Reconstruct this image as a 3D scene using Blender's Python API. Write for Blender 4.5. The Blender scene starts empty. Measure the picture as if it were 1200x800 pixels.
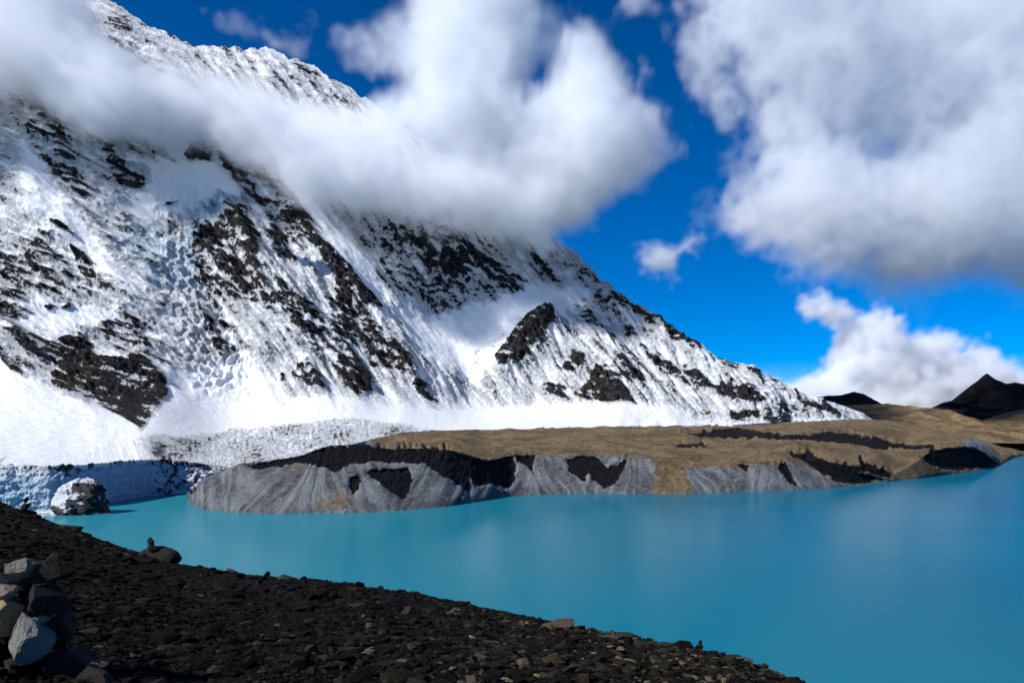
import bpy, math, random
import numpy as np
R = math.radians
scene = bpy.context.scene
random.seed(7)
rng = np.random.default_rng(11)

# ------------------------------------------------------------------ camera, sky, sun, exposure
EYE = 90.0            # eye height above the lake, metres
FP = 900.0            # focal length in pixels of the 1200 x 800 photograph
cam_d = bpy.data.cameras.new('camera')
cam_d.sensor_width = 36.0
cam_d.lens = 36.0 * FP / 1200.0
cam_d.shift_y = 100.0 / 1200.0          # horizon lies at row 500 of 800
cam_d.clip_start = 0.1
cam_d.clip_end = 60000
cam = bpy.data.objects.new('camera', cam_d)
cam.location = (0, 0, EYE)
cam.rotation_euler = (R(90), 0, 0)
scene.collection.objects.link(cam)
scene.camera = cam

SUN_AZ, SUN_EL = R(-114), R(40)          # azimuth from +Y towards +X
sun_dir = np.array([math.sin(SUN_AZ) * math.cos(SUN_EL), math.cos(SUN_AZ) * math.cos(SUN_EL), math.sin(SUN_EL)])
world = bpy.data.worlds.new('World')
scene.world = world
world.use_nodes = True
wn, wl = world.node_tree.nodes, world.node_tree.links
wn.clear()
w_out = wn.new('ShaderNodeOutputWorld')
w_bg = wn.new('ShaderNodeBackground')
w_hs = wn.new('ShaderNodeHueSaturation')
w_sky = wn.new('ShaderNodeTexSky')
w_sky.sky_type = 'NISHITA'
w_sky.sun_disc = False
w_sky.sun_elevation = SUN_EL
w_sky.sun_rotation = SUN_AZ
w_sky.altitude = 5000
w_sky.air_density = 1.0
w_sky.dust_density = 0.0
w_sky.ozone_density = 3.0
w_hs.inputs['Saturation'].default_value = 1.6
w_hs.inputs['Hue'].default_value = 0.508
wl.new(w_sky.outputs[0], w_hs.inputs['Color'])
wl.new(w_hs.outputs[0], w_bg.inputs['Color'])
w_bg.inputs['Strength'].default_value = 0.108
wl.new(w_bg.outputs[0], w_out.inputs['Surface'])

sun_d = bpy.data.lights.new('sun', 'SUN')
sun_d.energy = 5.0
sun_d.angle = R(0.5)
sun_d.color = (1.0, 0.975, 0.935)
sun = bpy.data.objects.new('sun', sun_d)
sun.location = tuple(sun_dir * 3000)
from mathutils import Vector
sun.rotation_euler = Vector(tuple(-sun_dir)).to_track_quat('-Z', 'Y').to_euler()
scene.collection.objects.link(sun)

scene.view_settings.view_transform = 'Standard'
scene.view_settings.look = 'None'
scene.view_settings.gamma = 1.0
scene.view_settings.exposure = 0.3
scene.render.engine = 'CYCLES'
cy = scene.cycles
cy.use_denoising = True
cy.adaptive_threshold = 0.02
cy.max_bounces = 20
cy.diffuse_bounces = 2
cy.glossy_bounces = 2
cy.volume_bounces = 8
cy.volume_step_rate = 3.2
cy.volume_max_steps = 256

# ------------------------------------------------------------------ numeric helpers
_perm = rng.integers(0, 2**31, 4096)
_grad = rng.uniform(0, 2 * math.pi, 4096)
_gx, _gy = np.cos(_grad), np.sin(_grad)

def perlin(x, y, seed=0):
    xi, yi = np.floor(x).astype(np.int64), np.floor(y).astype(np.int64)
    xf, yf = x - xi, y - yi
    u, v = xf * xf * xf * (xf * (xf * 6 - 15) + 10), yf * yf * yf * (yf * (yf * 6 - 15) + 10)
    def g(ix, iy, fx, fy):
        h = (_perm[(ix + seed * 131) & 4095] + iy * 7919 + seed * 17) & 4095
        h = _perm[h] & 4095
        return _gx[h] * fx + _gy[h] * fy
    a, b = g(xi, yi, xf, yf), g(xi + 1, yi, xf - 1, yf)
    c, d = g(xi, yi + 1, xf, yf - 1), g(xi + 1, yi + 1, xf - 1, yf - 1)
    return ((a + (b - a) * u) + ((c + (d - c) * u) - (a + (b - a) * u)) * v) * 1.5

def fbm(x, y, octaves=5, seed=0, gain=0.5, ridged=False):
    s, amp, f, tot = 0.0, 1.0, 1.0, 0.0
    for o in range(octaves):
        n = perlin(x * f, y * f, seed + o * 3)
        if ridged:
            n = 1 - 2 * np.abs(n)
        s = s + amp * n
        tot += amp
        amp *= gain
        f *= 2.03
    return s / tot

def interp(x, pts):
    p = np.array(pts, float)
    return np.interp(x, p[:, 0], p[:, 1])

def soft_curve(pts, sigma, lo=-2600, hi=3000):
    """the same polyline with its corners rounded"""
    xs = np.arange(lo, hi + 1.0, 2.0)
    k = np.exp(-.5 * (np.arange(-60, 61) * 2.0 / sigma) ** 2)
    ys = np.convolve(np.pad(interp(xs, pts), 60, 'edge'), k / k.sum(), 'valid')
    return list(zip(xs, ys))

def smooth(a, b, x):
    t = np.clip((x - a) / (b - a), 0, 1)
    return t * t * (3 - 2 * t)

CX0, CX1, CY0, CY1 = -340, 1320, -140, 640       # the survey sheet: one cell per pixel of the photograph
GX, GY = np.meshgrid(np.arange(CX0, CX1 + 1.0), np.arange(CY0, CY1 + 1.0))

def poly_sd(poly, pad=40):
    """signed distance (negative inside) on the sheet, +pad outside the padded box"""
    p = np.array(poly, float)
    x0, x1 = int(max(CX0, p[:, 0].min() - pad)), int(min(CX1, p[:, 0].max() + pad))
    y0, y1 = int(max(CY0, p[:, 1].min() - pad)), int(min(CY1, p[:, 1].max() + pad))
    sl = (slice(y0 - CY0, y1 - CY0 + 1), slice(x0 - CX0, x1 - CX0 + 1))
    X, Y = GX[sl], GY[sl]
    d = np.full(X.shape, 1e9)
    ins = np.zeros(X.shape, bool)
    for i in range(len(p)):
        a, b = p[i], p[(i + 1) % len(p)]
        e = b - a
        t = np.clip(((X - a[0]) * e[0] + (Y - a[1]) * e[1]) / max(e @ e, 1e-9), 0, 1)
        d = np.minimum(d, np.hypot(X - a[0] - t * e[0], Y - a[1] - t * e[1]))
        if a[1] != b[1]:
            c = ((a[1] > Y) != (b[1] > Y)) & (X < (b[0] - a[0]) * (Y - a[1]) / (b[1] - a[1]) + a[0])
            ins ^= c
    return sl, np.where(ins, -d, d)

def line_d(pts, pad):
    p = np.array(pts, float)
    x0, x1 = int(max(CX0, p[:, 0].min() - pad)), int(min(CX1, p[:, 0].max() + pad))
    y0, y1 = int(max(CY0, p[:, 1].min() - pad)), int(min(CY1, p[:, 1].max() + pad))
    sl = (slice(y0 - CY0, y1 - CY0 + 1), slice(x0 - CX0, x1 - CX0 + 1))
    X, Y = GX[sl], GY[sl]
    d = np.full(X.shape, 1e9)
    for a, b in zip(p[:-1], p[1:]):
        e = b - a
        t = np.clip(((X - a[0]) * e[0] + (Y - a[1]) * e[1]) / max(e @ e, 1e-9), 0, 1)
        d = np.minimum(d, np.hypot(X - a[0] - t * e[0], Y - a[1] - t * e[1]))
    return sl, d

def sheet(field, px, py):
    x = np.clip(px - CX0, 0, CX1 - CX0 - 1.001)
    y = np.clip(py - CY0, 0, CY1 - CY0 - 1.001)
    xi, yi = x.astype(int), y.astype(int)
    fx, fy = x - xi, y - yi
    return (field[yi, xi] * (1 - fx) + field[yi, xi + 1] * fx) * (1 - fy) + (field[yi + 1, xi] * (1 - fx) + field[yi + 1, xi + 1] * fx) * fy

def zz(ox, oy, s, polys):
    """coordinates read off an enlarged view of the photograph"""
    return [(w, [(ox + a / s, oy + b / s) for a, b in p]) for w, p in polys]

# ------------------------------------------------------------------ mesh helpers
def link(o):
    scene.collection.objects.link(o)
    return o

def tag(o, label=None, cat=None, group=None, kind=None):
    for k, v in (('label', label), ('category', cat), ('group', group), ('kind', kind)):
        if v:
            o[k] = v
    return o

def mesh_np(name, co, faces, mat=None, attrs=None, smooth_shade=True):
    """faces: (n, 3) or (n, 4) array"""
    me = bpy.data.meshes.new(name)
    k = faces.shape[1]
    me.vertices.add(len(co))
    me.vertices.foreach_set('co', np.ascontiguousarray(co, np.float32).ravel())
    me.loops.add(faces.size)
    me.loops.foreach_set('vertex_index', np.ascontiguousarray(faces, np.int32).ravel())
    me.polygons.add(len(faces))
    me.polygons.foreach_set('loop_start', np.arange(0, faces.size, k, dtype=np.int32))
    me.polygons.foreach_set('use_smooth', np.full(len(faces), smooth_shade))
    for an, av in (attrs or {}).items():
        if av.ndim == 1:
            a = me.attributes.new(an, 'FLOAT', 'POINT')
            a.data.foreach_set('value', np.ascontiguousarray(av, np.float32))
        else:
            a = me.attributes.new(an, 'FLOAT_COLOR', 'POINT')
            a.data.foreach_set('color', np.ascontiguousarray(np.c_[av, np.ones(len(av))], np.float32).ravel())
    me.update(calc_edges=True)
    me.validate()
    if mat:
        me.materials.append(mat)
    return me

def grid_faces(nr, nc):
    i = np.arange(nr * nc).reshape(nr, nc)
    return np.stack([i[:-1, :-1], i[:-1, 1:], i[1:, 1:], i[1:, :-1]], -1).reshape(-1, 4)

def grid_obj(name, X, Y, Z, mat, attrs=None, kind='structure'):
    co = np.stack([X, Y, Z], -1).reshape(-1, 3)
    me = mesh_np(name, co, grid_faces(*X.shape), mat, {k: v.reshape(-1) if v.ndim == 2 else v.reshape(-1, 3) for k, v in (attrs or {}).items()})
    o = link(bpy.data.objects.new(name, me))
    tag(o, kind=kind)
    return o

def at(px, py, Y):
    return (px - 600) / FP * Y, Y, EYE + (500 - py) / FP * Y

# ------------------------------------------------------------------ material helper
class NT:
    def __init__(s, name):
        s.m = bpy.data.materials.new(name)
        s.m.use_nodes = True
        s.n, s.l = s.m.node_tree.nodes, s.m.node_tree.links
        s.n.clear()
        s.out = s.n.new('ShaderNodeOutputMaterial')
    def node(s, t, ins=None, **kw):
        nd = s.n.new(t)
        for k, v in kw.items():
            setattr(nd, k, v)
        for k, v in (ins or {}).items():
            if isinstance(v, bpy.types.NodeSocket):
                s.l.new(v, nd.inputs[k])
            else:
                nd.inputs[k].default_value = v
        return nd
    def pos(s):
        return s.node('ShaderNodeNewGeometry').outputs['Position']
    def attr(s, name):
        return s.node('ShaderNodeAttribute', attribute_name=name)
    def noise(s, vec, scale, detail=6, rough=0.6, dist=0.0):
        return s.node('ShaderNodeTexNoise', {'Vector': vec, 'Scale': scale, 'Detail': detail, 'Roughness': rough, 'Distortion': dist}).outputs['Fac']
    def math(s, op, a, b=0.0, c=0.0, clamp=False):
        return s.node('ShaderNodeMath', {0: a, 1: b, 2: c}, operation=op, use_clamp=clamp).outputs[0]
    def ramp(s, fac, a, b, lo=0.0, hi=1.0):
        return s.node('ShaderNodeMapRange', {0: fac, 1: a, 2: b, 3: lo, 4: hi}, interpolation_type='SMOOTHSTEP').outputs[0]
    def mix(s, fac, a, b, blend='MIX'):
        nd = s.node('ShaderNodeMix', data_type='RGBA', blend_type=blend)
        for i, v in ((0, fac), (6, a), (7, b)):
            if isinstance(v, bpy.types.NodeSocket):
                s.l.new(v, nd.inputs[i])
            else:
                nd.inputs[i].default_value = v if i == 0 else (*v, 1.0)
        return nd.outputs[2]
    def bump(s, h, strength, dist):
        return s.node('ShaderNodeBump', {'Height': h, 'Strength': strength, 'Distance': dist}).outputs[0]
    def surf(s, col, rough=0.9, normal=None, spec=0.2):
        b = s.node('ShaderNodeBsdfPrincipled', {'Roughness': rough, 'Specular IOR Level': spec})
        if isinstance(col, bpy.types.NodeSocket):
            s.l.new(col, b.inputs['Base Color'])
        else:
            b.inputs['Base Color'].default_value = (*col, 1)
        if normal:
            s.l.new(normal, b.inputs['Normal'])
        s.l.new(b.outputs[0], s.out.inputs['Surface'])
        return s.m

# ================================================================== THE MOUNTAIN
def mountain_material():
    t = NT('snow_and_rock')
    p = t.pos()
    rock = t.attr('rock').outputs['Fac']
    ice = t.attr('ice').outputs['Fac']
    brown = t.attr('brown').outputs['Fac']
    fine = t.noise(p, 0.085, 6, 0.75)
    r = t.math('ADD', rock, t.math('MULTIPLY', t.math('SUBTRACT', fine, 0.5), 1.25))
    mask = t.ramp(r, 0.44, 0.56)
    n2 = t.ramp(t.noise(p, 0.07, 6, 0.8), .40, .66)
    dark = t.mix(n2, (0.004, 0.004, 0.006), (0.075, 0.073, 0.075))
    tan = t.mix(n2, (0.018, 0.014, 0.009), (0.085, 0.066, 0.042))
    rc = t.mix(brown, dark, tan)
    n3 = t.noise(p, 0.02, 5, 0.6)
    snow = t.mix(n3, (0.76, 0.79, 0.83), (0.87, 0.88, 0.90))
    snow = t.mix(ice, snow, (0.36, 0.58, 0.72))
    dust = t.math('MULTIPLY', t.ramp(r, 0.16, 0.52), t.ramp(t.noise(p, 0.13, 4, 0.75), .42, .66))
    snow = t.mix(t.math('MULTIPLY', dust, .45), snow, (0.20, 0.20, 0.215))
    col = t.mix(mask, snow, rc)
    h = t.math('ADD', t.math('MULTIPLY', fine, 0.7), t.math('MULTIPLY', n2, 0.5))
    hs = t.math('MULTIPLY', h, t.ramp(r, 0.1, 0.5, 0.25, 1.0))
    return t.surf(col, 0.8, t.bump(hs, 1.0, 11.0), 0.1)

crest_py = [(-340, -190), (-150, -120), (-60, -90), (60, -40), (100, -14), (140, 8), (158, 20), (176, 30), (200, 42), (225, 52), (242, 56), (262, 55), (290, 58), (318, 56), (330, 64), (348, 72), (368, 77), (392, 92), (425, 112), (470, 148), (520, 185), (580, 232), (620, 258), (650, 280), (680, 303), (700, 324), (720, 340),
            (742, 356), (762, 366), (785, 382), (806, 398), (822, 406), (838, 418), (850, 421), (862, 428), (880, 429), (890, 438), (905, 449), (925, 458), (942, 465), (970, 470), (990, 476), (1010, 484), (1030, 496), (1045, 506), (1320, 540)]
crest_Y = [(-340, 3900), (140, 3550), (425, 3450), (650, 3250), (780, 2850), (900, 2500), (1000, 2420), (1040, 2400), (1320, 2400)]
foot_py = [(-340, 556), (-60, 549), (0, 547), (60, 546), (90, 545), (173, 538), (221, 541), (262, 548), (285, 545), (330, 538), (385, 527), (440, 514), (470, 507), (560, 504), (730, 499), (850, 498), (980, 491), (1010, 500), (1045, 514), (1320, 550)]
foot_Y = [(-340, 815), (-60, 815), (20, 832), (57, 842), (95, 872), (173, 1020), (221, 1062), (262, 1082), (285, 1090), (330, 1130), (385, 1200), (440, 1350), (470, 1500), (560, 1800), (730, 1880), (850, 1950), (980, 2020), (1040, 2150), (1320, 2200)]

foot_Y, foot_py, crest_Y = soft_curve(foot_Y, 16), soft_curve(foot_py, 7), soft_curve(crest_Y, 30)

apron_share = soft_curve([(-340, .30), (150, .33), (300, .37), (450, .40), (600, .38), (800, .30), (1000, .3)], 40)
def mountain_Y(px, py):
    """distance of the undisturbed mountain face seen at a survey point"""
    pf, pc = interp(px, foot_py), interp(px, crest_py)
    Yf, Yc = interp(px, foot_Y), interp(px, crest_Y)
    s = np.clip((pf - py) / np.maximum(pf - pc, 1), 0, 1.0)
    ap = interp(px, apron_share)
    g = ap * (1 - np.exp(-s / 0.07)) + (1 - ap) * s ** 1.12
    return Yf + (Yc - Yf) * np.minimum(g / (ap * (1 - math.exp(-1 / 0.07)) + (1 - ap)), 1.0)

rocks = []
rocks += zz(0, 250, 2.667, [
    (1.0, [(200,560),(230,490),(290,440),(330,470),(400,480),(470,480),(540,530),(555,590),(530,640),(470,700),(420,660),(330,610),(260,590)]),
    (.95, [(80,410),(180,415),(260,400),(300,420),(250,470),(190,500),(140,470)]),
    (.9, [(0,320),(60,310),(140,340),(60,370),(10,350),(-120,330),(-60,300)]),
    (.7, [(20,440),(60,460),(110,510),(125,545),(80,530),(30,480)]),
    (.44, [(-200,120),(0,100),(120,90),(200,80),(290,110),(340,190),(380,260),(330,290),(230,310),(150,330),(0,360),(-200,330)]),
    (.9, [(250,130),(290,150),(320,220),(290,230),(250,180)]),
    (.75, [(80,110),(120,150),(190,230),(210,270),(160,260),(110,190)]),
    (.75, [(0,190),(40,200),(50,240),(0,250)]),
    (.6, [(180,50),(230,60),(300,110),(250,110),(190,80)]),
    (.8, [(160,320),(220,300),(250,300),(230,320),(180,330)]),
    (.5, [(330,380),(400,300),(470,370),(540,500),(440,470),(350,450)]),
    (.95, [(650,95),(690,80),(720,110),(690,160),(650,130)]),
    (1.0, [(740,30),(790,40),(830,110),(840,190),(810,200),(780,140),(735,60)]),
    (.95, [(680,150),(740,170),(800,220),(760,240),(700,200)]),
    (.9, [(620,190),(680,200),(760,290),(740,310),(650,240),(615,215)]),
    (.7, [(750,230),(830,250),(840,300),(790,300)]),
    (1.1, [(905,5),(940,40),(1000,110),(1050,150),(1110,210),(1180,290),(1200,330),(1160,310),(1090,240),(1030,170),(960,90)]),
    (.68, [(860,60),(900,90),(950,160),(940,220),(890,180),(860,110)]),
    (.9, [(1060,250),(1100,260),(1110,310),(1070,310)]),
    (.8, [(870,300),(900,260),(940,310),(920,345),(870,340)]),
    (.75, [(950,340),(1000,330),(990,370),(960,400)]),
    (.9, [(935,535),(980,500),(1035,570),(1030,595),(980,580)]), (.9, [(888,538),(905,532),(928,550),(905,552)]),
    (1.0, [(1065,530),(1100,480),(1165,530),(1165,575),(1135,598),(1080,560)]),
    (.68, [(990,390),(1050,400),(1060,430),(1010,440)]),
    (.66, [(1140,370),(1200,400),(1200,500),(1150,480)]),
    (.5, [(600,60),(760,60),(860,230),(960,300),(1080,420),(1160,500),(1040,480),(930,420),(840,330),(740,320),(620,220)]),
    (.47, [(640,320),(720,340),(800,440),(770,500),(690,430),(640,380)]),
    (.8, [(240,630),(275,640),(325,655),(300,655)]), (.8, [(320,670),(365,690),(340,688)]), (.8, [(0,765),(45,742),(40,752),(0,775)]),
    (.45, [(470,745),(560,720),(660,690),(700,695),(620,730),(560,775),(480,790)]),
])
rocks += zz(350, 200, 2.667, [
    (1.1, [(0,130),(70,240),(120,290),(190,360),(240,420),(270,460),(230,450),(150,380),(80,290),(0,190)]),
    (.95, [(380,230),(430,290),(440,330),(400,310),(370,260)]), (.8, [(440,240),(490,240),(500,270),(450,260)]),
    (.95, [(450,270),(520,290),(560,340),(520,350),(450,310)]), (.95, [(525,270),(600,290),(640,340),(700,380),(710,400),(670,430),(620,390),(560,330)]),
    (.9, [(430,330),(480,360),(470,390),(430,370)]), (.9, [(260,280),(300,330),(350,390),(330,390),(280,330)]), (.8, [(300,290),(350,310),(340,340),(310,320)]),
    (.5, [(240,180),(450,200),(600,240),(720,380),(680,440),(600,440),(590,465),(540,430),(470,460),(420,440),(390,380),(260,290)]),
    (1.1, [(615,590),(680,520),(740,470),(790,455),(795,490),(740,560),(670,620),(630,620)]),
    (1.0, [(755,680),(790,670),(830,690),(825,710),(770,695)]),
    (1.05, [(860,710),(900,680),(930,640),(960,660),(1000,690),(1040,745),(1000,745),(900,725)]),
    (.85, [(820,630),(850,600),(885,600),(870,630),(840,640)]),
    (.75, [(940,420),(990,400),(1050,430),(1060,460),(1000,440)]), (.85, [(1015,470),(1060,520),(1030,520)]),
    (1.0, [(1070,550),(1130,590),(1190,640),(1215,670),(1130,620)]), (.8, [(1100,470),(1190,500),(1200,550),(1160,540)]),
    (.62, [(960,640),(1000,600),(1060,650),(1090,690),(1050,700),(990,680)]),
    (.85, [(220,600),(300,580),(350,600),(390,660),(370,670),(300,640),(240,640)]), (.8, [(365,690),(400,680),(440,745),(420,740)]),
    (.55, [(100,420),(200,440),(280,520),(350,600),(220,600),(110,560)]),
    (.7, [(850,490),(870,520),(880,535),(855,520)]), (.48, [(830,400),(900,400),(1000,540),(1110,640),(1200,700),(1080,650),(940,530),(860,450)]),
    (.46, [(600,600),(540,640),(470,640),(540,560),(640,510),(680,510)]),
    (.55, [(700,270),(760,260),(830,330),(760,340),(720,300)]), (.5, [(780,240),(860,290),(1060,430),(1190,500),(1190,560),(1060,480),(880,360)]),
])
rocks += zz(800, 320, 2.857, [
    (.85, [(0,205),(30,230),(60,270),(30,270),(0,250)]), (.7, [(60,262),(90,280),(110,300),(80,295)]), (.85, [(110,280),(180,300),(180,330),(130,330)]), (.85, [(200,310),(270,350),(300,380),(250,370)]),
    (.85, [(0,310),(60,360),(100,390),(70,390),(0,340)]), (.95, [(100,390),(150,370),(160,430),(110,400)]), (1.0, [(170,400),(220,390),(270,430),(240,450),(180,430)]), (.9, [(310,450),(370,440),(385,465),(320,465)]),
    (.55, [(200,350),(300,380),(420,405),(420,415),(300,400)]), (.9, [(160,478),(240,478),(245,486),(170,487)]), (.85, [(270,485),(340,490),(360,497),(300,494)]), (.7, [(395,440),(470,440),(550,470),(560,490),(500,470),(400,460)]),
])
rocks += zz(0, 0, 2.667, [
    (.9, [(60,310),(120,305),(160,370),(200,400),(240,480),(200,460),(150,390),(90,350)]), (.85, [(150,490),(200,560),(270,630),(240,620),(170,540)]),
    (.66, [(330,450),(400,520),(480,590),(430,630),(360,570),(340,500)]), (.55, [(410,400),(470,430),(480,460),(430,430)]), (.85, [(480,510),(570,540),(575,550),(500,525)]),
    (.9, [(600,530),(640,480),(690,500),(680,550),(620,550)]), (.66, [(700,500),(760,530),(800,590),(760,610),(710,560)]), (.7, [(790,610),(850,690),(890,730),(860,720)]),
    (.75, [(830,550),(900,620),(980,700),(1000,740),(920,680),(850,610)]), (1.05, [(910,680),(980,750),(1050,810),(990,800),(930,720)]), (.6, [(960,600),(1040,690),(1100,780),(1060,750)]),
    (.3, [(350,30),(520,90),(640,150),(860,150),(1000,210),(1140,300),(1000,330),(800,240),(560,180),(400,120)]),
    (.47, [(40,300),(160,330),(260,480),(300,600),(390,690),(280,660),(120,520),(60,400)]), (.5, [(20,330),(60,380),(110,430),(90,440),(30,380)]),
    (.6, [(520,640),(560,630),(600,650),(480,670)]), (.48, [(700,480),(830,560),(960,720),(1040,800),(900,800),(780,640)]),
])
ROCK = np.zeros(GX.shape)
SOFT = np.full(GX.shape, 60.0)
for w, p in rocks:
    sl, d = poly_sd(p, 24)
    w2 = w + .02 if w < .6 else w
    ROCK[sl] = np.maximum(ROCK[sl], w2 * np.clip(0.66 - d / (9.0 if w >= .6 else 16.0), 0, 1))
# streaks of rock and ledges of snow follow the dip of the strata
def rot(px, py, deg, sx, sy):
    a = R(deg)
    return (px * math.cos(a) + py * math.sin(a)) / sx, (-px * math.sin(a) + py * math.cos(a)) / sy
blend = smooth(180, 260, GX)
st1 = fbm(*rot(GX, GY, 52, 46, 7), 6, 3, .62)
st2 = fbm(*rot(GX, GY, 24, 40, 6.5), 6, 9, .62)
led = fbm(*rot(GX + 9 * fbm(GX / 50, GY / 50, 3, 24), GY, 16, 44, 5), 5, 21, .6)
streak = st1 * blend + st2 * (1 - blend)
fine = fbm(GX / 9, GY / 7, 4, 40, .65)
apron = smooth(0.04, 0.16, (interp(GX, foot_py) - GY) / np.maximum(interp(GX, foot_py) - interp(GX, crest_py), 1))
face = 0.33 * apron
SURV = np.maximum(np.minimum(ROCK, .69), face) + 0.74 * streak * apron + 0.86 * led * np.clip(ROCK * 1.6, 0, 1) + 0.55 * fine * np.clip(ROCK + 0.25, 0, 1) * apron - 0.02
SURV = SURV + .10 * smooth(.9, 1.05, ROCK)
# bare snowfields stay clean
for w, p in [(.5, [(230,165),(330,200),(240,185),(285,245),(200,255),(150,250)]), (.5, [(40,180),(70,230),(110,290),(150,330),(170,350),(100,320),(50,250)]), (.6, [(50,360),(110,365),(140,370),(80,400),(30,385)]),
             (.5, [(470,370),(600,360),(640,330),(690,345),(660,370),(600,400),(560,440),(500,420)]), (.7, [(0,420),(80,480),(170,510),(120,540),(-200,540),(-200,420)]), (.7, [(210,450),(290,420),(340,480),(480,490),(660,480),(800,490),(700,498),(300,505),(210,510)]),
             (.45, [(330,195),(430,300),(460,380),(420,330),(340,230)])]:
    sl, d = poly_sd(p, 30)
    SURV[sl] -= w * np.clip(0.6 - d / 16.0, 0, 1) * (ROCK[sl] < 0.6)
CALM = np.zeros(GX.shape)
for p in ([(-340,400),(0,405),(80,470),(180,520),(220,480),(230,430),(290,420),(340,480),(480,475),(660,470),(820,485),(1000,480),(1000,510),(-340,560)], [(470,370),(600,365),(640,335),(690,350),(640,380),(570,430),(500,420)], [(150,250),(230,170),(330,200),(285,245),(200,262)]):
    sl, d = poly_sd(p, 40)
    CALM[sl] = np.maximum(CALM[sl], np.clip(.5 - d / 36, 0, 1))
# stony glacier tongue above the moraine
sl, d = poly_sd([(175,545),(230,515),(270,500),(330,498),(420,492),(480,496),(520,503),(470,512),(400,528),(330,542),(260,560),(200,560)], 20)
speck = fbm(GX / 3.6, GY / 2.8, 4, 77, .7)
SURV[sl] = SURV[sl] * np.clip(d / 10 + .5, 0, 1) + np.clip(.5 - d / 10, 0, 1) * (0.33 + 0.62 * speck[sl] + .3 * fbm(GX[sl] / 40, GY[sl] / 14, 3, 79))
sl, d = poly_sd([(190,540),(215,525),(262,512),(240,522),(215,538)], 16)
SURV[sl] += np.clip(.4 - d / 12, 0, 1) * 0.18
sl, d = poly_sd([(500,500),(560,498),(1000,478),(1000,498),(560,508)], 12)
SURV[sl] += np.clip(.5 - d / 8, 0, 1) * (0.55 * speck[sl] + 0.12)
BROWN = np.zeros(GX.shape)
for w, p in zz(0, 250, 2.667, [(.8, [(200,560),(230,480),(300,440),(340,480),(310,600),(250,600)]), (.6, [(20,440),(60,460),(110,510),(125,545),(80,530),(30,480)]), (.9, [(1080,540),(1160,530),(1165,575),(1135,598)]), (.7, [(420,650),(500,660),(470,705)]), (.5, [(760,30),(850,200),(840,310),(760,240)]), (.5, [(1140,370),(1200,400),(1200,500),(1150,480)])]) + zz(350, 200, 2.667, [(.9, [(860,710),(900,680),(930,640),(960,660),(930,720)]), (.5, [(930,390),(1200,480),(1200,560),(1000,470)]), (.4, [(200,500),(240,600),(390,660),(300,560)])]):
    sl, d = poly_sd(p, 24)
    BROWN[sl] = np.maximum(BROWN[sl], w * np.clip(.6 - d / 14, 0, 1))
ICE = np.zeros(GX.shape)
for w, p in zz(0, 250, 2.667, [(.9, [(595,60),(640,40),(700,20),(740,0),(800,-20),(760,30),(700,50),(640,90),(610,110)]), (.8, [(600,110),(612,190),(640,250),(660,260),(630,200),(618,140)]), (.45, [(400,40),(480,50),(600,110),(620,230),(560,250),(440,180),(400,100)])]):
    sl, d = poly_sd(p, 20)
    ICE[sl] = np.maximum(ICE[sl], w * np.clip(.6 - d / 12, 0, 1))
# large relief, metres towards the valley
REL = np.zeros(GX.shape)
for pts, w, h in [([(-30,90),(15,170),(55,245),(80,270)], 46, 60), ([(40,100),(75,180),(110,250),(150,330),(165,380),(200,490)], 60, 45), ([(150,140),(230,190),(262,240),(310,330),(350,400),(390,455)], 75, 90),
                  ([(215,240),(222,300),(240,380),(285,450)], 46, -25), ([(315,190),(400,310),(450,380),(490,445)], 42, 65), ([(430,230),(520,290),(590,350),(612,375)], 60, 80), ([(420,260),(470,335),(530,400),(560,450)], 50, -50),
                  ([(655,350),(630,390),(585,432)], 34, 40), ([(690,390),(700,420),(725,480)], 45, 45), ([(720,430),(760,470),(780,485)], 35, 30), ([(640,330),(690,370),(760,420),(830,470)], 28, -30),
                  ([(560,260),(620,300),(650,320)], 40, -40), ([(0,420),(80,470),(180,520)], 60, 40), ([(-120,250),(-40,350),(20,400)], 70, 70), ([(720,345),(790,400),(860,450),(900,472)], 24, 26), ([(270,250),(330,330),(400,420),(420,470)], 26, 34), ([(240,290),(280,350),(330,420)], 22, 28)]:
    sl, d = line_d(pts, w * 1.6)
    REL[sl] += h * np.exp(-(d / (w * 0.62)) ** 1.5)
rid1 = fbm(*rot(GX, GY, 54, 130, 34), 5, 60, .5, True)
rid2 = fbm(*rot(GX, GY, 30, 110, 30), 5, 66, .5, True)
RID = rid1 * blend + rid2 * (1 - blend)
sl, d = poly_sd([(190,230),(240,235),(245,330),(290,400),(300,450),(240,460),(200,330)], 40)
serac = np.zeros(GX.shape)
serac[sl] = np.clip(.6 - d / 30, 0, 1)
REL += RID * 42 * apron * (1 - .82 * CALM) + 26 * serac * np.abs(fbm(GX / 16, GY / 13, 4, 90)) * 2
rough = np.clip(SURV, 0, 1)
REL += (fbm(GX / 14, GY / 12, 4, 95, .55, True) * 22 + streak * 30 + 8) * rough * apron + fbm(GX / 90, GY / 60, 4, 99) * (22 - 8 * CALM)

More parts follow.
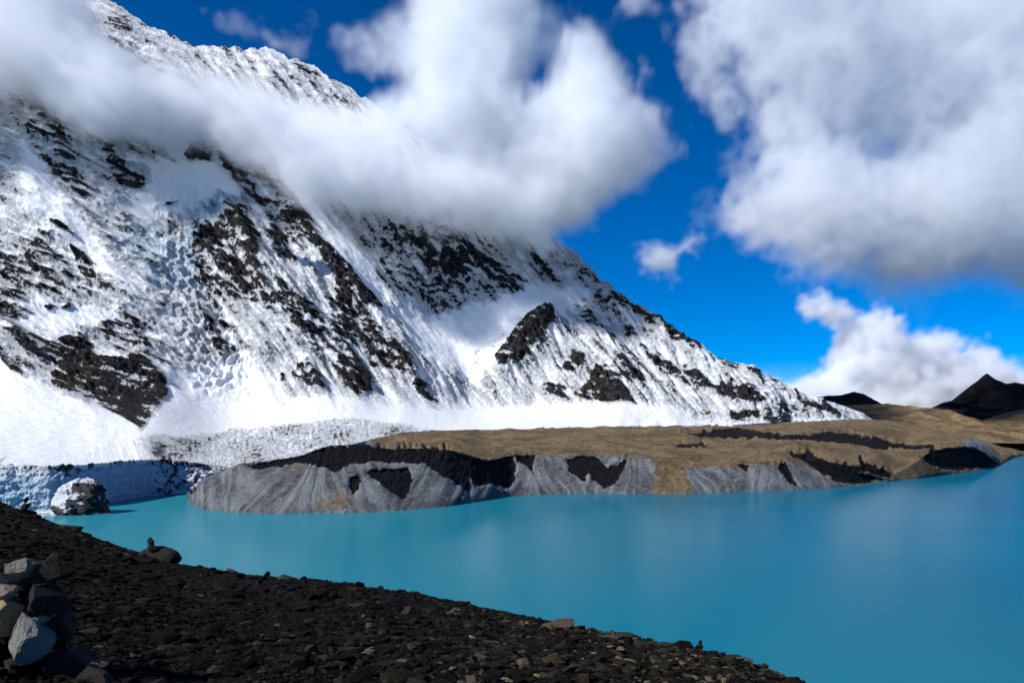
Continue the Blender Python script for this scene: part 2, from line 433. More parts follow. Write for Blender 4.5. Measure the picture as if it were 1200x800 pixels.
nc, nr = 1130, 460
pxc = np.concatenate([np.linspace(-330, -20, 90), np.linspace(-19, 1045, nc - 90)])
s = np.linspace(0, 1.0, nr)
PX = np.repeat(pxc[None, :], nr, 0)
jag = fbm(pxc / 9, pxc * 0 + .5, 4, 31) * 5.5 + fbm(pxc / 40, pxc * 0 + 2.5, 3, 33) * 4
def foot_jag(px):
    return (fbm(px / 7, px * 0 + 7.5, 4, 35, .6) * 5 + fbm(px / 30, px * 0 + 3.5, 3, 37) * 5) * smooth(250, 180, px) + (fbm(px / 28, px * 0 + 5.5, 3, 38) * 4) * smooth(430, 480, px)
PFm, PCm = interp(pxc, foot_py), interp(pxc, crest_py) + jag * smooth(1000, 900, pxc)
PY = PFm[None, :] + (PCm - PFm)[None, :] * s[:, None] + foot_jag(pxc)[None, :] * np.exp(-s[:, None] / .035)
YB = mountain_Y(PX, PY)
Xm, Ym, Zm = at(PX, PY, YB)
rel = sheet(REL, PX, PY) * smooth(0, .04, s)[:, None] * (0.35 + .65 * smooth(1.0, .93, s)[:, None]) * smooth(1045, 960, PX)
Ym = Ym - rel * 0.8
Zm = Zm + rel * 0.35 * smooth(1.0, .9, s)[:, None]
attr = {'rock': sheet(SURV, PX, PY), 'ice': sheet(ICE, PX, PY), 'brown': sheet(BROWN, PX, PY)}
# far side of the ridge and a skirt below the foot
k = 14
back = np.linspace(0, 1, k + 1)[1:, None]
Xb = np.repeat(Xm[-1:], k, 0)
Yb = Ym[-1:] + back * 1500
Zb = Zm[-1:] - back * (Zm[-1:] + 60) + 0 * Yb
ft = np.array([[1.0], [0.0]])[:1]
Xs, Ys, Zs = Xm[:1], Ym[:1] + 4, Zm[:1] - 60
cat = lambda a, b, c: np.concatenate([a, b, c], 0)
attr = {n: cat(v[:1], v, np.repeat(v[-1:], k, 0)) for n, v in attr.items()}
grid_obj('mountain', cat(Xs, Xm, Xb), cat(Ys, Ym, Yb), cat(Zs, Zm, Zb), mountain_material(), attr)

# ================================================================== GLACIER FRONT
def ice_material():
    t = NT('glacier_ice')
    p = t.pos()
    d = t.attr('dirt').outputs['Fac']
    b = t.attr('blue').outputs['Fac']
    n = t.ramp(t.noise(p, 0.11, 7, 0.75), .33, .67)
    n2 = t.noise(p, 0.3, 5, 0.75)
    white = t.mix(n, (0.62, 0.66, 0.70), (0.90, 0.91, 0.93))
    blue = t.mix(n, (0.24, 0.42, 0.57), (0.54, 0.70, 0.82))
    col = t.mix(b, white, blue)
    dm = t.ramp(t.math('ADD', d, t.math('MULTIPLY', t.math('SUBTRACT', n, 0.5), .8)), 0.42, 0.6)
    col = t.mix(dm, col, t.mix(n2, (0.012, 0.012, 0.013), (0.05, 0.046, 0.042)))
    return t.surf(col, 0.55, t.bump(t.math('ADD', n, t.math('MULTIPLY', n2, .4)), 0.7, 4.0), 0.4)
M_ICE = ice_material()
gbase_Y = [(-340, 800), (-60, 806), (0, 812), (57, 822), (90, 850), (130, 920), (173, 1000), (195, 1022), (221, 1040), (262, 1060), (300, 1075)]
nc, nr = 620, 90
pxc = np.linspace(-300, 300, nc)
v = np.linspace(-.12, 1.06, nr)
Yb0 = interp(pxc, gbase_Y)
Yt0, Pt0 = interp(pxc, foot_Y) + 3, interp(pxc, foot_py) - 1 + foot_jag(pxc)
Zt0 = EYE + (500 - Pt0) / FP * Yt0
PX = np.repeat(pxc[None], nr, 0)
V = np.repeat(v[:, None], nc, 1)
ease = np.clip(V, 0, 1) ** interp(PX, [(-300, 1.6), (170, 1.6), (200, 1.0), (300, 1.0)])
Yg = Yb0 + (Yt0 - Yb0) * ease + np.where(V > 1, (V - 1) * 160, 0)
Zg = Zt0 * np.clip(V, -1, 1) + np.where(V > 1, -(V - 1) * 90, 0)
Xg = (PX - 600) / FP * Yg
wob = fbm(Xg / 14, Zg / 9, 5, 120, .55) * 5.5 + fbm(Xg / 5, Zg / 16, 3, 125, .5, True) * 2.2 + fbm(Xg / 45, Zg / 40, 3, 128) * 7
wob *= smooth(-.1, .1, V) * smooth(1.06, .96, V)
Yg -= wob
Xg += wob * .4 * smooth(80, 110, PX) * smooth(185, 165, PX)
top = smooth(.84, 1.0, V + fbm(PX / 6, V * 3, 3, 131) * .14)
dirt = .12 + .75 * top * smooth(300, 170, PX) * smooth(20, 40, PX) + .34 * smooth(170, 190, PX) + .35 * np.exp(-((PX - 78) / 16) ** 2) * smooth(.55, .8, V)
blue = smooth(185, 165, PX) * (1 - .9 * smooth(.55, .9, V + fbm(PX / 8, V * 4, 3, 140) * .3) * smooth(100, 60, PX)) * .95
grid_obj('glacier_front', Xg, Yg, Zg, M_ICE, {'dirt': dirt, 'blue': blue})

def lump(name, cx, cy, cz, rx, ry, rz, shape, seed, mat, attrs_fn=None, n=(90, 70)):
    """closed lump: shape(theta, h) -> radius factor, h in 0..1 from base to top"""
    th = np.linspace(0, 2 * math.pi, n[0], endpoint=False)
    h = np.linspace(0, 1, n[1])
    T, H = np.meshgrid(th, h)
    r = shape(T, H)
    ns = fbm(np.cos(T) * 2.2 + H * 1.7 + seed, np.sin(T) * 2.2 + H * 2.9, 5, seed) * .38 + fbm(np.cos(T) * 6 + H * 5, np.sin(T) * 6 - H * 6, 3, seed + 5, .5, True) * .10
    r = r * (1 + ns)
    x, y, z = cx + rx * r * np.cos(T), cy + ry * r * np.sin(T), cz + rz * H * (1 + .14 * ns)
    co = np.stack([x, y, z], -1).reshape(-1, 3)
    i = np.arange(n[0] * n[1]).reshape(n[1], n[0])
    j = np.roll(i, -1, 1)
    f = np.stack([i[:-1], j[:-1], j[1:], i[1:]], -1).reshape(-1, 4)
    me = mesh_np(name, co, f, mat, {k: a.reshape(-1) for k, a in (attrs_fn(T, H) if attrs_fn else {}).items()})
    return link(bpy.data.objects.new(name, me))

X0, Y0, _ = at(97, 600, 806)
o = lump('ice_tower', X0, Y0, -4, 29, 22, 40, lambda T, H: np.sqrt(np.clip(1.02 - H ** 1.5, 0, 1)) * (1 + .2 * np.cos(T + 2.6) * (1 - H)), 3, M_ICE,
         lambda T, H: {'dirt': .20 + .75 * smooth(-.15, .35, np.cos(T + .55) - .3 + .3 * np.sin(H * 9) + 1.1 * fbm(T * 4, H * 6, 4, 700)) * smooth(.97, .8, H), 'blue': .1 + 0 * T})
tag(o, 'weathered ice tower half covered in black rock at the edge of the lake', 'ice tower')
X0, Y0, _ = at(60, 602, 795)
o = lump('ice_shelf', X0, Y0, -3, 46, 16, 6.5, lambda T, H: np.sqrt(np.clip(1.03 - H ** 2.2, 0, 1)) * (1 + .2 * np.cos(3 * T)), 8, M_ICE, lambda T, H: {'dirt': .12 + 0 * T, 'blue': .03 + 0 * T})
tag(o, 'low white shelf of broken ice floating at the foot of the ice cliff', 'ice')

# ================================================================== LAKE
def lake_material():
    t = NT('glacial_water')
    p = t.pos()
    sep = t.node('ShaderNodeMapping', {'Vector': p, 'Scale': (0.6, 1.0, 1.0)}).outputs[0]
    w1 = t.noise(sep, 0.16, 6, 0.62, .4)
    w2 = t.noise(p, 0.004, 4, 0.6)
    col = t.mix(t.ramp(w2, .35, .65), (0.0003, 0.105, 0.180), (0.0006, 0.125, 0.198))
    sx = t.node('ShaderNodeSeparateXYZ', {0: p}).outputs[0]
    silt_and_reflection = t.ramp(t.math('ADD', sx, t.math('MULTIPLY', w2, 260.0)), -420.0, 520.0)
    col = t.mix(silt_and_reflection, (0.020, 0.215, 0.275), col)  # lighter left end: silt and the snow's reflection put into the colour
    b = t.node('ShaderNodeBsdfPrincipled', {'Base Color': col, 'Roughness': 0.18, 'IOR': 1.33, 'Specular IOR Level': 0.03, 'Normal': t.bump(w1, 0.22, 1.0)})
    t.l.new(b.outputs[0], t.out.inputs['Surface'])
    return t.m
lx = np.linspace(-3000, 9000, 41)
ly = np.concatenate([np.linspace(20, 600, 12), np.linspace(700, 7000, 30)])
LX, LY = np.meshgrid(lx, ly)
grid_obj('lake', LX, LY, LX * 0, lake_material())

# ================================================================== MORAINE
def moraine_material():
    t = NT('moraine_debris')
    p = t.pos()
    dk = t.attr('dark').outputs['Fac']
    br = t.attr('brown').outputs['Fac']
    fall = t.attr('fall').outputs['Fac']
    n = t.noise(p, 0.07, 7, 0.7)
    n2 = t.ramp(t.noise(p, 0.16, 6, 0.8), .34, .66)
    n3 = t.noise(p, 0.018, 4, 0.6)
    grey = t.mix(n2, (0.058, 0.062, 0.068), (0.20, 0.208, 0.215))
    grey = t.mix(t.math('MULTIPLY', t.ramp(fall, .38, .72), .85), grey, (0.34, 0.355, 0.37))
    brown = t.mix(n2, (0.13, 0.092, 0.048), (0.37, 0.265, 0.155))
    brown = t.mix(t.math('MULTIPLY', t.ramp(n3, .42, .62), .7), brown, t.mix(n2, (0.055, 0.043, 0.024), (0.17, 0.125, 0.072)))
    bm = t.ramp(t.math('ADD', br, t.math('MULTIPLY', t.math('SUBTRACT', n, .5), 1.6)), .3, .7)
    col = t.mix(bm, grey, brown)
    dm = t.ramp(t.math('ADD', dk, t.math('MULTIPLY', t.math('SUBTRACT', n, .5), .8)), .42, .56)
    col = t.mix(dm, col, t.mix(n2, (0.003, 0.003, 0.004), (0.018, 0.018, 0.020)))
    return t.surf(col, 0.95, t.bump(t.math('ADD', n, t.math('MULTIPLY', n2, .35)), 1.0, 6.0), 0.1)
M_MOR = moraine_material()
shore = [(200, 583), (219, 584), (225, 591), (235, 597), (300, 602), (420, 601), (470, 598), (520, 594), (560, 588), (600, 581), (640, 579), (700, 578), (800, 579), (860, 577), (930, 574), (980, 571), (1010, 568), (1040, 564), (1080, 560), (1110, 556), (1135, 553), (1160, 549), (1172, 546), (1180, 540), (1190, 534), (1250, 530)]
rim = [(200, 582), (219, 583), (223, 577), (240, 566), (262, 552), (282, 545), (320, 540), (350, 536), (368, 528), (385, 522), (410, 521), (440, 524), (470, 526), (520, 528), (540, 531), (570, 540), (587, 537), (602, 534), (662, 533), (732, 536), (800, 542), (870, 545), (905, 541), (930, 536), (976, 542), (1025, 551), (1046, 556), (1060, 550), (1075, 541), (1090, 530), (1120, 523), (1140, 523), (1155, 530), (1166, 540), (1172, 545), (1180, 539.5), (1190, 533.5), (1250, 529.5)]
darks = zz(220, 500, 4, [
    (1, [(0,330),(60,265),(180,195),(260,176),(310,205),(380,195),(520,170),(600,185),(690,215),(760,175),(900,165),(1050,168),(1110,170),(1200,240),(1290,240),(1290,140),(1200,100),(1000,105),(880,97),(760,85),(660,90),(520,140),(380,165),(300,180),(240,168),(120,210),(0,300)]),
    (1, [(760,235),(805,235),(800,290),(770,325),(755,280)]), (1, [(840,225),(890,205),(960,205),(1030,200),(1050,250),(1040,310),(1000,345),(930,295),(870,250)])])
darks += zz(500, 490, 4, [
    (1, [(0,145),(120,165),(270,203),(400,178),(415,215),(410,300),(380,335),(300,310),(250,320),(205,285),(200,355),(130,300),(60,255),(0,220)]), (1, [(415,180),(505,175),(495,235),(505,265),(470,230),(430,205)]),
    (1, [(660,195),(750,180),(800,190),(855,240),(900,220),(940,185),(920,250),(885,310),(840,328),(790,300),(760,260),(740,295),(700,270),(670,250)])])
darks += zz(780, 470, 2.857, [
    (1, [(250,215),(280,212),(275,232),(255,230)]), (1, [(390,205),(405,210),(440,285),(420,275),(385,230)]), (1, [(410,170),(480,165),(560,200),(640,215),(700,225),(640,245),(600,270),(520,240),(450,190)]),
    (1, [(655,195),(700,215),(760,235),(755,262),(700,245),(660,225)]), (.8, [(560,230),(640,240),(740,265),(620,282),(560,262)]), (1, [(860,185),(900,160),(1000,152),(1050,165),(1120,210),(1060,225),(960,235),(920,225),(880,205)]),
    (1, [(60,112),(125,100),(250,88),(330,110),(450,120),(560,100),(700,125),(840,147),(900,155),(840,165),(700,155),(560,140),(450,135),(250,126),(130,119)]), (.7, [(20,140),(130,140),(150,160),(40,155)])])  # long first outline: shade in a hollow, painted into the debris colour
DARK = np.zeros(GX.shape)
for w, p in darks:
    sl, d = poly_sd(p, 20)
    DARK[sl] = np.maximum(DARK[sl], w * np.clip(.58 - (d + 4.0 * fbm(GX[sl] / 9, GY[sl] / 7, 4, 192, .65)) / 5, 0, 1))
BRN = np.zeros(GX.shape)
for w, p in [(1.2, [(440,515),(470,498),(560,490),(1320,470),(1320,545),(1172,546),(1100,556),(1050,563),(990,566),(930,540),(860,548),(800,546),(735,534),(600,533),(570,541),(500,527),(445,526)]), (1, zz(500,490,4,[(1,[(1060,180),(1200,190),(1200,360),(1050,350),(1080,260)])])[0][1]), (1, [(800,540),(812,578),(770,579),(775,545)]),
             (.6, zz(220,500,4,[(1,[(380,200),(520,175),(640,205),(560,215),(470,245),(400,210)])])[0][1]), (.55, zz(220,500,4,[(1,[(680,280),(740,300),(840,385),(680,400),(480,400),(560,370)])])[0][1]), (.5, zz(220,500,4,[(1,[(700,180),(800,165),(1060,170),(1000,200),(760,225)])])[0][1])]:
    sl, d = poly_sd(p, 30)
    BRN[sl] = np.maximum(BRN[sl], w * np.clip(.5 - (d + 7 * fbm(GX[sl] / 14, GY[sl] / 10, 4, 190)) / 16, 0, 1))
sl, d = poly_sd(zz(780,470,2.857,[(1,[(990,140),(1040,130),(1075,150),(1125,205),(1060,168),(1010,155)])])[0][1], 12)
BRN[sl] *= 1 - np.clip(.6 - d / 5, 0, 1)

nc, nr1, nr2 = 900, 110, 130
pxc = np.linspace(219, 1215, nc)
psh, prm = interp(pxc, soft_curve(shore, 6)), interp(pxc, soft_curve(rim, 3))
Ysh = EYE * FP / (psh - 500)
ta = math.tan(R(34))
zr = np.maximum((EYE - (prm - 500) * Ysh / FP) / (1 + (prm - 500) / (FP * ta)), .3)
Yr = Ysh + zr / ta
v1 = np.linspace(-.08, 1, nr1)[:, None]
Z1 = zr[None] * v1
Y1 = Ysh[None] + (Yr - Ysh)[None] * v1
Yf = np.maximum(interp(pxc, [(205, 1070), (262, 1090), (330, 1150), (385, 1230), (440, 1400), (470, 1560), (560, 1860), (730, 1950), (850, 2010), (980, 2100), (1040, 2400), (1100, 2700), (1215, 2900)]), Yr + 30)
zf = EYE + (500 - interp(pxc, [(205, 585), (262, 560), (330, 548), (385, 533), (440, 515), (470, 508), (560, 503), (730, 499), (850, 498), (980, 491), (1040, 492), (1100, 503), (1172, 520), (1215, 527)])) / FP * Yf
v2 = np.linspace(0, 1, nr2 + 1)[1:, None]
Y2 = Yr[None] + (Yf - Yr)[None] * v2 ** 1.5
Z2 = zr[None] + (zf - zr)[None] * v2 ** 1.2
Ym_, Zm_ = np.concatenate([Y1, Y2]), np.concatenate([Z1, Z2])
PX = np.repeat(pxc[None], nr1 + nr2, 0)
PYm = 500 - (Zm_ - EYE) * FP / Ym_
Xm_ = (PX - 600) / FP * Ym_
dk = sheet(DARK, PX, PYm)
inl = np.concatenate([smooth(-.02, .1, v1), np.ones((nr2, 1))])
talus = np.concatenate([np.ones((nr1, 1)), 0 * v2]) 
# gullied talus, steep black cuts, humps on the plateau
lean = Zm_ * .8 * np.sin(Xm_ / 33 + 2.5 * fbm(Xm_ / 90, Xm_ * 0 + .5, 2, 149))
fallx = fbm((Xm_ + lean) / 8 + fbm(Xm_ / 40, Zm_ / 30, 3, 151) * .8, Zm_ / 60, 5, 150, .65)
fan = fbm((Xm_ + lean * .7) / 34, Zm_ / 120, 3, 153, .5, True)
d1 = fbm(Xm_ / 55, Ym_ / 55, 4, 160) * 3 + (fallx * 1.1 + fan * 3.2) * talus + fbm(Xm_ / 12, Ym_ / 12, 3, 165) * .8
hump = fbm(Xm_ / 160, Ym_ / 190, 4, 170, .5, True) * 10 * np.concatenate([0 * v1, smooth(0, .25, v2) * smooth(1, .8, v2)])
Zm_ = Zm_ + (d1 * inl * .6 + hump)
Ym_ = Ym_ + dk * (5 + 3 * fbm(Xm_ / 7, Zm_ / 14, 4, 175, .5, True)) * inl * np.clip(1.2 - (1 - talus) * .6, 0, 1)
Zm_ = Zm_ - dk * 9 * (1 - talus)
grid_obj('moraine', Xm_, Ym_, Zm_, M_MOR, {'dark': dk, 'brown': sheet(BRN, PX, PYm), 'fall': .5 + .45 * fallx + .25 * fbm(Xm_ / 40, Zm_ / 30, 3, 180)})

# ================================================================== HILLS BEYOND THE LAKE
def hill_material(name, a, b, scale):
    t = NT(name)
    p = t.pos()
    n = t.noise(p, scale, 7, 0.65)
    n2 = t.noise(p, scale * 4, 6, 0.75)
    col = t.mix(t.ramp(t.math('ADD', n, t.math('MULTIPLY', n2, .4)), .45, .95), a, b)
    return t.surf(col, .95, t.bump(t.math('ADD', n, t.math('MULTIPLY', n2, .3)), .8, .25 / scale), .1)
M_BROWN = hill_material('brown_hill', (0.075, 0.050, 0.026), (0.24, 0.165, 0.09), .012)
M_CLOUD_SHADED = hill_material('cloud_shaded_rock', (0.003, 0.003, 0.0035), (0.017, 0.014, 0.013), .012)  # cloud shadow put into the rock colour of the peak and mound

def ridge(name, top, yc, yf, zf, mat, amp, seed, x0, x1, nc=320, nr=70, jagged=1.0, back=900):
    pxc = np.linspace(x0, x1, nc)
    pt = interp(pxc, top) + fbm(pxc / 14, pxc * 0 + seed, 4, seed) * jagged
    Yc = yc if np.isscalar(yc) else interp(pxc, yc)
    Yf = yf if np.isscalar(yf) else interp(pxc, yf)
    Zc = EYE + (500 - pt) / FP * Yc
    zf = zf if np.isscalar(zf) else interp(pxc, zf)
    v = np.linspace(0, 1, nr)[:, None]
    Yv = Yf + (Yc - Yf) * v
    Zv = zf + (Zc - zf) * v ** 1.15
    Xc = (pxc - 600) / FP * Yc
    Xv = np.repeat(Xc[None], nr, 0)
    n = fbm(Xv / (amp * 9), Yv / (amp * 9), 5, seed + 3, .5, True) * amp * smooth(0, .15, v) * smooth(1, .85, v)
    Zv = Zv + n
    vb = np.linspace(0, 1, 12)[1:, None]
    Xb, Yb, Zb = np.repeat(Xc[None], 11, 0), Yc + vb * back + 0 * Xc, Zc[None] - (Zc[None] + 30) * vb
    return grid_obj(name, np.concatenate([Xv, Xb]), np.concatenate([Yv + 0 * Xv, Yb]), np.concatenate([Zv, Zb]), mat)

ridge('hillside', [(900, 486), (960, 478), (1000, 474), (1035, 473), (1060, 476), (1090, 478), (1130, 489), (1170, 500), (1320, 508)], 3400, [(900, 2450), (1080, 2550), (1150, 3150), (1330, 3300)], [(900, 40), (1080, 35), (1140, -6), (1330, -8)], M_BROWN, 26, 210, 880, 1330)
ridge('shore_hill', [(1090, 506), (1120, 502), (1140, 496), (1165, 488), (1185, 482), (1200, 479), (1230, 470), (1330, 455)], 3950, 3250, -3, M_BROWN, 30, 214, 1085, 1420)
ridge('rocky_mound', [(930, 474), (948, 467), (965, 464), (985, 463), (1000, 459), (1012, 461), (1022, 467), (1030, 473), (1060, 480)], 3700, 3300, 90, M_CLOUD_SHADED, 10, 220, 925, 1062, 160, 40, 1.2)
ridge('dark_peak', [(1060, 482), (1090, 479), (1104, 472), (1116, 469), (1128, 464), (1136, 453), (1146, 446), (1152, 440), (1157, 437), (1163, 443), (1172, 447), (1178, 450), (1190, 448), (1202, 450), (1225, 440), (1260, 452), (1330, 430)], 4900, 4100, 60, M_CLOUD_SHADED, 24, 230, 1055, 1420, 400, 70, 1.5)
# land sheet under everything on the far side, out to the horizon
gx, gy = np.meshgrid(np.linspace(-14000, 16000, 60), np.concatenate([np.linspace(3300, 9000, 40), np.linspace(9500, 30000, 12)]))
gz = fbm(gx / 1500, gy / 1500, 4, 240) * 45 + interp(gx / gy * FP + 600, [(-600, 0), (700, 0), (1300, -10), (2500, 30)]) + 12
gz = np.where(gy < 3700, np.minimum(gz, -4 + (gy - 3300) * .05), gz)
grid_obj('terrain', gx, gy, gz, M_BROWN)

# ================================================================== FOREGROUND SLOPE
def slope_material():
    t = NT('black_shale')
    p = t.pos()
    n = t.noise(p, 3.0, 8, 0.7)
    n2 = t.noise(p, 22.0, 5, 0.7)
    n3 = t.noise(p, 0.35, 4, 0.6)
    col = t.mix(n2, (0.0022, 0.0018, 0.0014), (0.012, 0.0098, 0.0074))
    col = t.mix(t.math('MULTIPLY', t.ramp(n3, .45, .7), .5), col, (0.020, 0.017, 0.013))
    return t.surf(col, .95, t.bump(t.math('ADD', n, t.math('MULTIPLY', n2, .5)), 1.0, .08), .05)
def stone_material(name, lo, hi, scale=9.0, vary=True):
    t = NT(name)
    p = t.node('ShaderNodeTexCoord').outputs['Object']
    n = t.noise(p, scale, 6, 0.7)
    n2 = t.noise(p, scale * 4, 4, .7)
    col = t.mix(t.math('ADD', t.math('MULTIPLY', n, .7), t.math('MULTIPLY', n2, .4)), lo, hi)
    if vary:
        rnd = t.node('ShaderNodeObjectInfo').outputs['Random']
        col = t.mix(1.0, col, t.mix(rnd, (.45, .44, .43), (1.35, 1.28, 1.2)), 'MULTIPLY')
    return t.surf(col, .9, t.bump(t.math('ADD', n, t.math('MULTIPLY', n2, .4)), .8, .05), .2)
def rubble_material():
    t = NT('shale_rubble')
    tone = t.attr('tone').outputs['Color']
    n = t.noise(t.pos(), 30.0, 5, .7)
    col = t.mix(1.0, tone, t.mix(n, (.5, .5, .5), (1.5, 1.5, 1.5)), 'MULTIPLY')
    return t.surf(col, .9, t.bump(n, .7, .02), .08)

edge_py = [(-2500, 150), (-600, 420), (-200, 532), (0, 591), (60, 613), (130, 637), (200, 660), (280, 674), (380, 683), (480, 695), (560, 711), (650, 730), (720, 745), (800, 756), (860, 768), (930, 799), (1000, 835), (1200, 960), (3000, 2400)]
edge_Y = [(-2500, 30), (-200, 40), (0, 35), (200, 29), (300, 26), (480, 21.5), (650, 17.5), (800, 14), (930, 11.5), (1200, 8), (3000, 5)]
def slope_h(px, Y):
    """height of the ground relative to the eye, along the bearing px at distance Y"""
    pe, Ye = interp(px, edge_py), interp(px, edge_Y)
    hc = np.minimum(-(pe - 500) / FP * Ye, -1.9)
    p = np.clip(hc / (hc + 1.7), 1.15, 3)
    q = Y / Ye
    h = -1.7 + (hc + 1.7) * np.where(q < 3, q ** p, 3 ** p + p * 3 ** (p - 1) * (q - 3))
    return h
def slope_bumps(x, y):
    return fbm(x / 3.4, y / 3.4, 4, 300) * .14 + fbm(x / .8, y / .8, 3, 306) * .05 + fbm(x / 9, y / 9, 3, 309) * .16
def ground_z(x, y):
    y = np.maximum(y, .4)
    px = x / y * FP + 600
    return EYE + slope_h(px, y) + slope_bumps(x, y) * smooth(.5, 4, y)

pxc = np.concatenate([np.linspace(-2400, -130, 120), np.linspace(-125, 1080, 620), np.linspace(1090, 2900, 90)])
q = np.concatenate([np.geomspace(.02, 1.3, 300), np.geomspace(1.32, 30, 60)])[:, None]
Ys_ = q * interp(pxc, edge_Y)[None]
Xs_ = (pxc[None] - 600) / FP * Ys_
Zs_ = EYE + slope_h(np.repeat(pxc[None], len(q), 0), Ys_) + slope_bumps(Xs_, Ys_) * smooth(.5, 4, Ys_)
Zs_ = np.maximum(Zs_, -30)
grid_obj('slope', Xs_, Ys_, Zs_, slope_material())

# --- stone shapes
def ico(sub):
    import bmesh
    bm = bmesh.new()
    bmesh.ops.create_icosphere(bm, subdivisions=sub, radius=1.0)
    bm.verts.ensure_lookup_table()
    v = np.array([w.co[:] for w in bm.verts])
    f = np.array([[w.index for w in fc.verts] for fc in bm.faces])
    bm.free()
    return v, f
ICO1, ICO2, ICO3 = ico(1), ico(2), ico(3)
def stone_shape(base, r, cuts=7, rough_=.06, dr=(.36, .72)):
    """a faceted stone: a ball cut by random planes"""
    v, f = base
    v = v.copy()
    for _ in range(cuts):
        n = r.normal(size=3); n /= np.linalg.norm(n)
        d = r.uniform(*dr)
        over = v @ n - d
        v -= np.outer(np.clip(over, 0, None), n)
    v += r.normal(size=v.shape) * rough_
    return v, f
def stone_mesh(name, r, mat, scale, base=ICO2, cuts=9, rough_=.025, dr=(.36, .72)):
    v, f = stone_shape(base, r, cuts, rough_, dr)
    if dr[0] < .35:
        v = v / np.abs(v).max(0) * .86
    me = mesh_np(name, v * np.array(scale), f, mat, smooth_shade=False)
    return me

# --- rubble, as one mass
def scatter(n, gen):
    px = gen.uniform(-160, 1020, n)
    q = gen.uniform(0, 1, n)
    Ye = interp(px, edge_Y)
    Y = np.minimum(1 / (1 / 4.2 + q * (1 / (Ye * 1.08) - 1 / 4.2)), Ye * 1.08)
    x = (px - 600) / FP * Y
    return x, Y
gen = np.random.default_rng(5)
NR = 42000
rx, ry = scatter(NR, gen)
rz = ground_z(rx, ry)
size = np.clip(np.exp(gen.normal(math.log(.032), .55, NR)), .012, .16) * (0.55 + ry / 24)
shapes = [stone_shape(ICO1, gen, 5, .12) for _ in range(24)]
nv, nf = len(ICO1[0]), len(ICO1[1])
pick = gen.integers(0, 24, NR)
base = np.stack([s_[0] for s_ in shapes])[pick]
ang = gen.uniform(0, 2 * math.pi, NR)
asp = np.stack([gen.uniform(.9, 1.7, NR), gen.uniform(.6, 1.0, NR), gen.uniform(.28, .7, NR)], -1)
pts = base * (asp * size[:, None])[:, None, :]
tilt = gen.normal(0, .3, NR)
ct, sn = np.cos(tilt)[:, None], np.sin(tilt)[:, None]
y_, z_ = pts[..., 1] * ct - pts[..., 2] * sn, pts[..., 1] * sn + pts[..., 2] * ct
ca, sa = np.cos(ang)[:, None], np.sin(ang)[:, None]
x_, y_ = pts[..., 0] * ca - y_ * sa, pts[..., 0] * sa + y_ * ca
co = np.stack([x_ + rx[:, None], y_ + ry[:, None], z_ + (rz + size * .12)[:, None]], -1).reshape(-1, 3)
fc = (np.arange(NR)[:, None, None] * nv + ICO1[1][None]).reshape(-1, 3)
lum = np.exp(gen.normal(math.log(.0042), 1.05, NR))
lum = np.clip(lum * (.6 + 2.0 * smooth(-4, 4.5, rx)), .002, .12)
warm = np.clip(gen.uniform(0, 1, NR) + .5 * smooth(-3, 4, rx), 0, 1.4)
tone = lum[:, None] * np.stack([1.08 + .14 * warm, .95 + 0 * warm, .80 - .24 * warm], -1)
me = mesh_np('rubble', co, fc, rubble_material(), {'tone': np.repeat(tone, nv, 0)}, smooth_shade=False)
o = link(bpy.data.objects.new('rubble', me))
tag(o, 'dark broken shale rubble covering the near slope', 'rubble', kind='stuff')

# --- single stones large enough to pick out
M_STONE = stone_material('shale_stone', (0.0045, 0.0035, 0.0026), (0.042, 0.034, 0.025), 5)
gen = np.random.default_rng(21)
lib = [stone_mesh('stone', gen, M_STONE, (gen.uniform(1.0, 1.5), gen.uniform(.6, .9), gen.uniform(.25, .55)), ICO2, 10) for _ in range(14)]
sx, sy = scatter(260, gen)
szs = np.clip(np.exp(gen.normal(math.log(7.5), .35, 260)), 5, 18) / FP * sy * .62
for x, y, z, s_ in zip(sx, sy, ground_z(sx, sy), szs):
    o = bpy.data.objects.new('stone', lib[gen.integers(14)])
    o.location = (x, y, z + s_ * .08)
    o.scale = (s_,) * 3
    o.rotation_euler = (gen.normal(0, .22), gen.normal(0, .22), gen.uniform(0, 6.28))
    link(o)
    tag(o, 'loose flat shale stone lying on the dark rubble slope', 'stone', 'loose stones on the near slope')

# --- boulders with a look of their own
def boulder(name, px, py_base, Y, w, d, h, col_lo, col_hi, label, seed, rz=0, cuts=12):
    g = np.random.default_rng(seed)
    x = (px - 600) / FP * Y
    m = stone_material(name + '_stone', col_lo, col_hi, 4 / max(w, .2), vary=False)
    me = stone_mesh(name, g, m, (w / 1.5, d / 1.5, h / 1.5), ICO3, cuts, .012)
    o = link(bpy.data.objects.new(name, me))
    o.location = (x, Y, float(ground_z(np.array([x]), np.array([Y]))[0]) - h * .06)
    o.rotation_euler = (0, 0, rz)
    tag(o, label, 'rock')
    return o
boulder('boulder', 656, 757, 13.0, .80, .5, .42, (.03, .021, .013), (.075, .055, .038), 'smooth brown boulder lying just below the crest of the rubble slope', 41)
boulder('boulder', 76, 620, 29.0, 1.0, 1.0, .62, (.004, .004, .004), (.014, .013, .012), 'black rounded rock bulging from the crest below the ice tower', 42)
boulder('boulder', 177, 656, 26.0, 1.5, 1.1, .72, (.004, .004, .004), (.014, .013, .012), 'black rounded rock on the crest with a small stone balanced on top', 43)
boulder('boulder', 247, 672, 25.4, .5, .4, .32, (.04, .032, .018), (.08, .065, .036), 'small olive brown rock, lower of a pair on the crest', 44)
boulder('boulder', 269, 672, 25.2, .45, .4, .5, (.04, .032, .018), (.08, .065, .036), 'small olive brown rock, taller of a pair on the crest', 45)
boulder('boulder', 335, 684, 23.4, .5, .4, .3, (.03, .027, .018), (.06, .05, .036), 'squat pale brown rock on the crest where the slope dips', 46)
